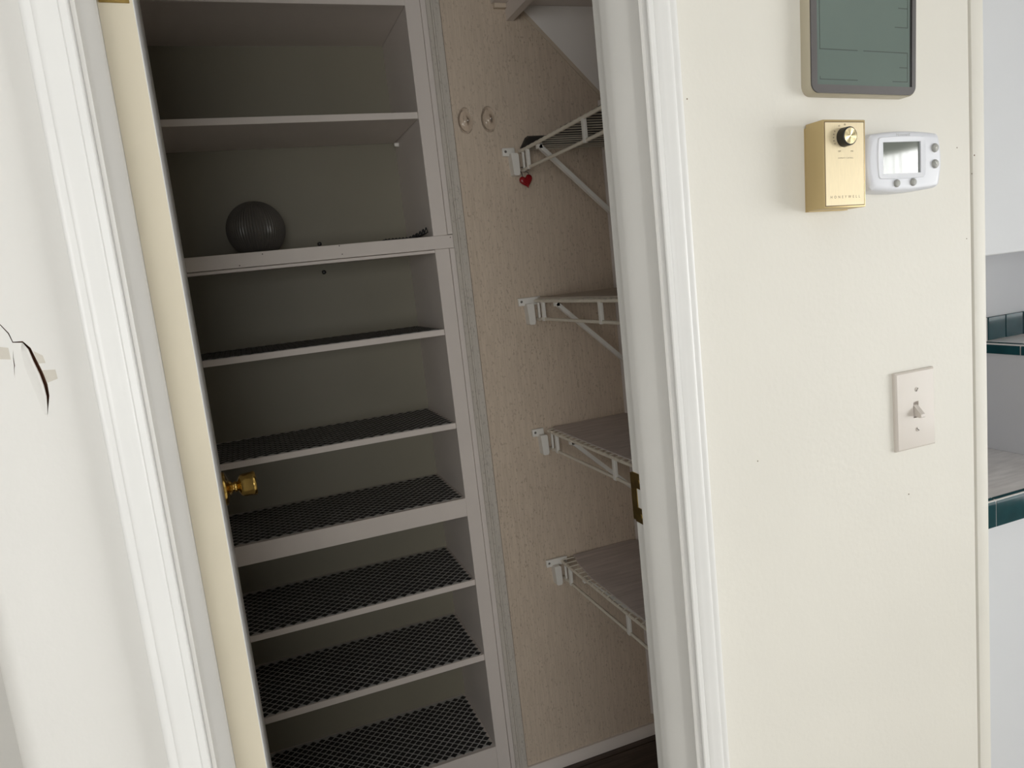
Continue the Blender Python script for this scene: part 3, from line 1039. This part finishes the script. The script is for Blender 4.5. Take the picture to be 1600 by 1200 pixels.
for k in range(48):                                    # spun brass cap: fine facets catch the light in sectors
    a0, a1 = 2 * PI * k / 48, 2 * PI * (k + 1) / 48
    for r0, r1 in ((0.0, 0.0033), (0.0033, 0.0066), (0.0066, 0.0097)):
        h0, h1 = 0.01085 + 0.00008 * math.cos(4 * a0), 0.01085 + 0.00008 * math.cos(4 * a1)
        q = [Vector((r1 * math.cos(a0), r1 * math.sin(a0), h0)), Vector((r1 * math.cos(a1), r1 * math.sin(a1), h1))]
        if r0:
            q += [Vector((r0 * math.cos(a1), r0 * math.sin(a1), h1)), Vector((r0 * math.cos(a0), r0 * math.sin(a0), h0))]
        else:
            q += [Vector((0, 0, 0.01085))]
        bm.faces.new([bm.verts.new(Mk @ p) for p in q])
bmesh.ops.remove_doubles(bm, verts=bm.verts[:], dist=0.000002)
lp(bm, 'dial_cap', M_capbrass, kn)

# white digital thermostat, barrel outline
ts = thing('digital_thermostat', (0.8405, 0.0, 1.380), 'white digital thermostat with small window display and round grey buttons', 'thermostat', rot=(0, 0.02, 0))


def barrel(hw, hh, bx, bz, r, cz, n=14):
    """rounded rectangle whose sides bow out by bx, bz"""
    pts = []
    base = rrect(-hw, hw, -hh, hh, r, 5)
    # subdivide the long sides, then bow
    dense = []
    for i, p in enumerate(base):
        q = base[(i + 1) % len(base)]
        m_ = 14 if i % 6 == 5 else 1
        for k in range(m_):
            dense.append((p[0] + (q[0] - p[0]) * k / m_, p[1] + (q[1] - p[1]) * k / m_))
    for x, z in dense:
        pts.append((x + bx * (x / hw) * (1 - (z / hh) ** 2), cz + z + bz * (z / hh) * (1 - (x / hw) ** 2)))
    return pts


CZ = 0.0405
bm = bmesh.new()
levels = [(0.0, 0.0), (-0.004, 0.0), (-0.010, 0.0), (-0.019, 0.0), (-0.0235, 0.0012), (-0.0258, 0.0040), (-0.0262, 0.0075)]
rings = []
for y, ins in levels:
    rings.append([bm.verts.new((x, y, z)) for x, z in barrel(0.0605 - ins, 0.0350 - ins, 0.0058, 0.0040, 0.0045, CZ)])
ring_in = [(x, z) for x, z in barrel(0.0605 - 0.0075, 0.0350 - 0.0075, 0.0058, 0.0040, 0.0045, CZ)]
n = len(rings[0])
for a, b in zip(rings, rings[1:]):
    for i in range(n):
        bm.faces.new((a[i], a[(i + 1) % n], b[(i + 1) % n], b[i]))
bm.faces.new(rings[0])
# front face with a recessed window
wx0, wx1, wz0, wz1 = -0.0395, 0.0265, 0.0245, 0.0655
ew = [bm.verts.new((x, -0.0262, z)) for x, z in ((wx0, wz0), (wx1, wz0), (wx1, wz1), (wx0, wz1))]
ew2 = [bm.verts.new((x, -0.0222, z)) for x, z in ((wx0 + 0.001, wz0 + 0.001), (wx1 - 0.001, wz0 + 0.001), (wx1 - 0.001, wz1 - 0.001), (wx0 + 0.001, wz1 - 0.001))]
eds = [bm.edges.new((ew[i], ew[(i + 1) % 4])) for i in range(4)]
eds += [e for e in {bm.edges.get((rings[-1][i], rings[-1][(i + 1) % n])) for i in range(n)} if e]
bmesh.ops.triangle_fill(bm, use_beauty=True, use_dissolve=False, edges=eds)
for i in range(4):
    bm.faces.new((ew[i], ew[(i + 1) % 4], ew2[(i + 1) % 4], ew2[i]))
lp(bm, 'housing', M_tstat, ts, True)
bm = bmesh.new()                                       # raised bowed frame around the window
fo = barrel(0.0405, 0.0262, 0.0020, 0.0012, 0.0030, 0.045)
fo = [(x - 0.0065, z) for x, z in fo]
fi = [(wx0 + 0.0005, wz0 + 0.0005), (wx1 - 0.0005, wz0 + 0.0005), (wx1 - 0.0005, wz1 - 0.0005), (wx0 + 0.0005, wz1 - 0.0005)]
a = [bm.verts.new((x, -0.0258, z)) for x, z in fo]
b = [bm.verts.new((-0.0065 + (x + 0.0065) * 0.97, -0.0272, 0.045 + (z - 0.045) * 0.97)) for x, z in fo]
for i in range(len(a)):
    bm.faces.new((a[i], a[(i + 1) % len(a)], b[(i + 1) % len(a)], b[i]))
c = [bm.verts.new((x, -0.0268, z)) for x, z in fi]
eds = [bm.edges.get((b[i], b[(i + 1) % len(b)])) for i in range(len(b))] + [bm.edges.new((c[i], c[(i + 1) % 4])) for i in range(4)]
bmesh.ops.triangle_fill(bm, use_beauty=True, use_dissolve=False, edges=eds)
c2 = [bm.verts.new((x, -0.0225, z)) for x, z in fi]
for i in range(4):
    bm.faces.new((c[i], c[(i + 1) % 4], c2[(i + 1) % 4], c2[i]))
lp(bm, 'window_frame', M_tstat, ts, True)
bm = bmesh.new()
bbox(bm, wx0 + 0.0006, wx1 - 0.0006, -0.0246, -0.0215, wz0 + 0.0006, wz1 - 0.0006)
lp(bm, 'screen', M_tscreen, ts)
text('maker_lettering', 'Honeywell', -0.004, -0.02626, 0.0722, 0.0056, M_tprint, ts, inv=False)
for x, z, r in ((0.0512, 0.0560, 0.0058), (0.0515, 0.0352, 0.0058), (-0.0165, 0.0125, 0.0050), (0.0120, 0.0130, 0.0050)):
    bm = bmesh.new()
    Mb = Matrix.Translation((x, -0.0255, z)) @ Matrix.Rotation(PI / 2, 4, 'X')
    lathe(bm, [(0, 0), (r, 0), (r, 0.0018), (r * 0.86, 0.0030), (r * 0.72, 0.0033), (0, 0.0034)], Mb, 24)
    bt = lp(bm, 'button', M_tbtn, ts, True)
    if x > 0.05:
        s_ = 1 if z > 0.045 else -1
        bm = bmesh.new()
        prism(bm, [(x - 0.0021, z - 0.0014 * s_), (x + 0.0021, z - 0.0014 * s_), (x, z + 0.0022 * s_)], 'y', -0.0292, -0.0287)
        lp(bm, 'button_arrow', M_screw, bt)

# light switch
sw = thing('light_switch', (0.8715, 0.0, 1.0225), 'glossy ivory toggle switch plate on the cream wall', 'light switch')
sx, sz = 0.8715, 1.0793
bm = bmesh.new()
o0 = [(-0.0370, -0.0568), (0.0370, -0.0568), (0.0370, 0.0568), (-0.0370, 0.0568)]
lev = ((1.0, 0.0), (1.0, -0.0025), (0.985, -0.0045), (0.93, -0.0060))
rings = []
for s_, y in lev:
    off = (1 - s_) * 0.037
    rings.append([bm.verts.new((sx + x - math.copysign(off, x), y, sz + z - math.copysign(off, z))) for x, z in o0])
for a, b in zip(rings, rings[1:]):
    for i in range(4):
        bm.faces.new((a[i], a[(i + 1) % 4], b[(i + 1) % 4], b[i]))
bm.faces.new(rings[0])
slot = [bm.verts.new((sx + x, -0.0060, sz + z)) for x, z in ((-0.0050, -0.0118), (0.0050, -0.0118), (0.0050, 0.0118), (-0.0050, 0.0118))]
slot2 = [bm.verts.new((v.co.x, -0.0015, v.co.z)) for v in slot]
eds = [bm.edges.get((rings[-1][i], rings[-1][(i + 1) % 4])) for i in range(4)] + [bm.edges.new((slot[i], slot[(i + 1) % 4])) for i in range(4)]
bmesh.ops.triangle_fill(bm, use_beauty=True, use_dissolve=False, edges=eds)
for i in range(4):
    bm.faces.new((slot[i], slot[(i + 1) % 4], slot2[(i + 1) % 4], slot2[i]))
bm.faces.new(slot2)
fin('switch_plate', bm, M_plate, sw)
bm = bmesh.new()                                       # toggle, pointing down
pv = [(-0.0016, 0.0085), (-0.0055, 0.0065), (-0.0170, -0.0052), (-0.0178, -0.0090), (-0.0155, -0.0105), (-0.0050, -0.0085), (-0.0016, -0.0085)]
A = [bm.verts.new((sx - 0.0040, y, sz + z)) for y, z in pv]
Bv = [bm.verts.new((sx + 0.0040, y, sz + z)) for y, z in pv]
bm.faces.new(A)
bm.faces.new(Bv[::-1])
for i in range(len(pv)):
    bm.faces.new((A[i], Bv[i], Bv[(i + 1) % len(pv)], A[(i + 1) % len(pv)]))
fin('toggle', bm, M_plate, sw)
for dz, ang in ((0.0290, 0.9), (-0.0290, -0.75)):
    bm = bmesh.new()
    lathe(bm, [(0.0031, 0), (0.0031, 0.0005), (0.0022, 0.0011), (0, 0.0012)], Matrix.Translation((sx + 0.0015, -0.0060, sz + dz)) @ Matrix.Rotation(PI / 2, 4, 'X'), 16)
    sc_ = fin('screw', bm, M_plate, sw, smooth=True)
    bm = bmesh.new()
    c_, s_ = math.cos(ang), math.sin(ang)
    q = [(-0.0027, -0.0005), (0.0027, -0.0005), (0.0027, 0.0005), (-0.0027, 0.0005)]
    prism(bm, [(sx + 0.0015 + x * c_ - z * s_, sz + dz + x * s_ + z * c_) for x, z in q], 'y', -0.00735, -0.0066)
    fin('screw_slot', bm, M_gap, sc_)

# ------------------------------------------------------------------ kitchen beyond the wall
KB = 0.362                       # kitchen wall
ZC = 0.84                        # counter top
PXW = 1.4827                     # face of the raised ledge wall
CF = 0.127                       # counter front edge
struct(box('wall_kitchen', XEND - 0.001, XE, KB, KB + 0.1, 0, H, M_kwall), 'pale grey kitchen wall behind the counter')
uc = thing('wall_cabinet', (1.5, KB, 1.273), 'white wall cabinet hanging over the tiled kitchen ledge', 'cabinet')
box('cabinet_body', 1.03, 1.97, 0.155, KB, 1.2735, 2.2, M_kcab, uc, 0.001)
box('cabinet_door', 1.032, 1.499, 0.135, 0.1545, 1.273, 2.195, M_kcab, uc, 0.002)
box('cabinet_door', 1.501, 1.968, 0.135, 0.1545, 1.273, 2.195, M_kcab, uc, 0.002)
bc = thing('base_cabinet', (1.7, 0.25, 0), 'white base cabinet under the teal-edged counter', 'cabinet')
box('cabinet_body', 1.03, 2.4, 0.165, KB - 0.02, 0.09, ZC - 0.053, M_kcab, bc, 0.001)
box('toe_kick', 1.03, 2.4, 0.20, KB - 0.02, 0.0, 0.09, M_gap, bc)
box('cabinet_door', 1.032, 1.714, 0.146, 0.1645, 0.10, ZC - 0.0535, M_kcab, bc, 0.002)
box('cabinet_door', 1.717, 2.398, 0.146, 0.1645, 0.10, ZC - 0.0535, M_kcab, bc, 0.002)
ct = thing('kitchen_counter', (1.7, 0.25, ZC - 0.03), 'grey streaked counter top edged with glossy teal tiles', 'counter')
box('counter_top', 1.022, 2.42, CF + 0.0095, KB, ZC - 0.052, ZC - 0.0003, M_counter, ct)


def edge_tile(L, h, t):
    """bullnose tile: length L along X, outer face at y=0, body to y=t, top at z=0"""
    bm = bmesh.new()
    prof = [(t, -h), (0.0006, -h), (0.0, -h + 0.0006)]
    for k in range(7):
        a = PI / 2 * k / 6
        prof.append((0.009 - 0.009 * math.cos(a), -0.009 + 0.009 * math.sin(a)))
    prof += [(t, 0.0)]
    prism(bm, prof, 'x', 0.0006, L - 0.0006)
    return bm


pitch = 0.1035
x = 1.2105 - 2 * pitch
tile = None
while x < 2.40:
    if tile is None:
        tile = fin('edge_tile', edge_tile(pitch - 0.0016, 0.0525, 0.0094), M_teal, smooth=True)
        o = tile
    else:
        o = tile.copy()
        COL.objects.link(o)
    o.parent = ct
    o.location = Vector((x + 0.0008, CF, ZC)) - ct.location
    x += pitch
box('grout_bed', 1.022, 2.41, CF + 0.0012, CF + 0.0094, ZC - 0.0518, ZC - 0.002, M_grout, ct)

lg = thing('tiled_ledge', (1.75, 0.24, ZC), 'raised kitchen ledge with teal tiled edge on a grey wall face', 'ledge')
LZ = 1.0756
box('ledge_wall', PXW + 0.004, 2.1, CF + 0.012, KB, ZC, LZ - 0.0236, M_kwall, lg)
box('ledge_top', PXW + 0.011, 2.1, CF, KB, LZ - 0.0236, LZ - 0.0006, M_counter, lg)
box('grout_bed', PXW + 0.0012, PXW + 0.011, CF + 0.001, KB, LZ - 0.0230, LZ - 0.0015, M_grout, lg)
y = 0.274
while y < KB - 0.004:
    y2 = min(y + pitch, KB)
    bm = edge_tile(y2 - y - 0.0016, 0.0236, 0.0105)
    bm.transform(Matrix.Translation((PXW, y2 - 0.0008, LZ)) @ Matrix.Rotation(-PI / 2, 4, 'Z'))
    fin('edge_tile', bm, M_teal, lg, smooth=True)
    y += pitch
for y2 in (0.274, 0.274 - pitch):
    y1 = max(CF + 0.001, y2 - pitch)
    bm = edge_tile(y2 - y1 - 0.0016, 0.0236, 0.0105)
    bm.transform(Matrix.Translation((PXW, y2 - 0.0008, LZ)) @ Matrix.Rotation(-PI / 2, 4, 'Z'))
    fin('edge_tile', bm, M_teal, lg, smooth=True)
bsp = thing('tile_backsplash', (1.75, KB, LZ), 'row of glossy teal wall tiles standing along the kitchen ledge', 'backsplash')
box('grout_bed', 1.49, 2.1, KB - 0.0045, KB, LZ, LZ + 0.0505, M_grout, bsp)
x = 1.5545 - 0.0545
tl = None
while x < 2.08:
    if tl is None:
        tl = box('wall_tile', 0.0009, 0.0536, -0.0068, 0.0, 0.0012, 0.0512, M_teal, None, 0.0010, 1)
        o = tl
    else:
        o = tl.copy()
        COL.objects.link(o)
    o.parent = bsp
    o.location = (x - 1.75, 0, 0)
    x += 0.0545
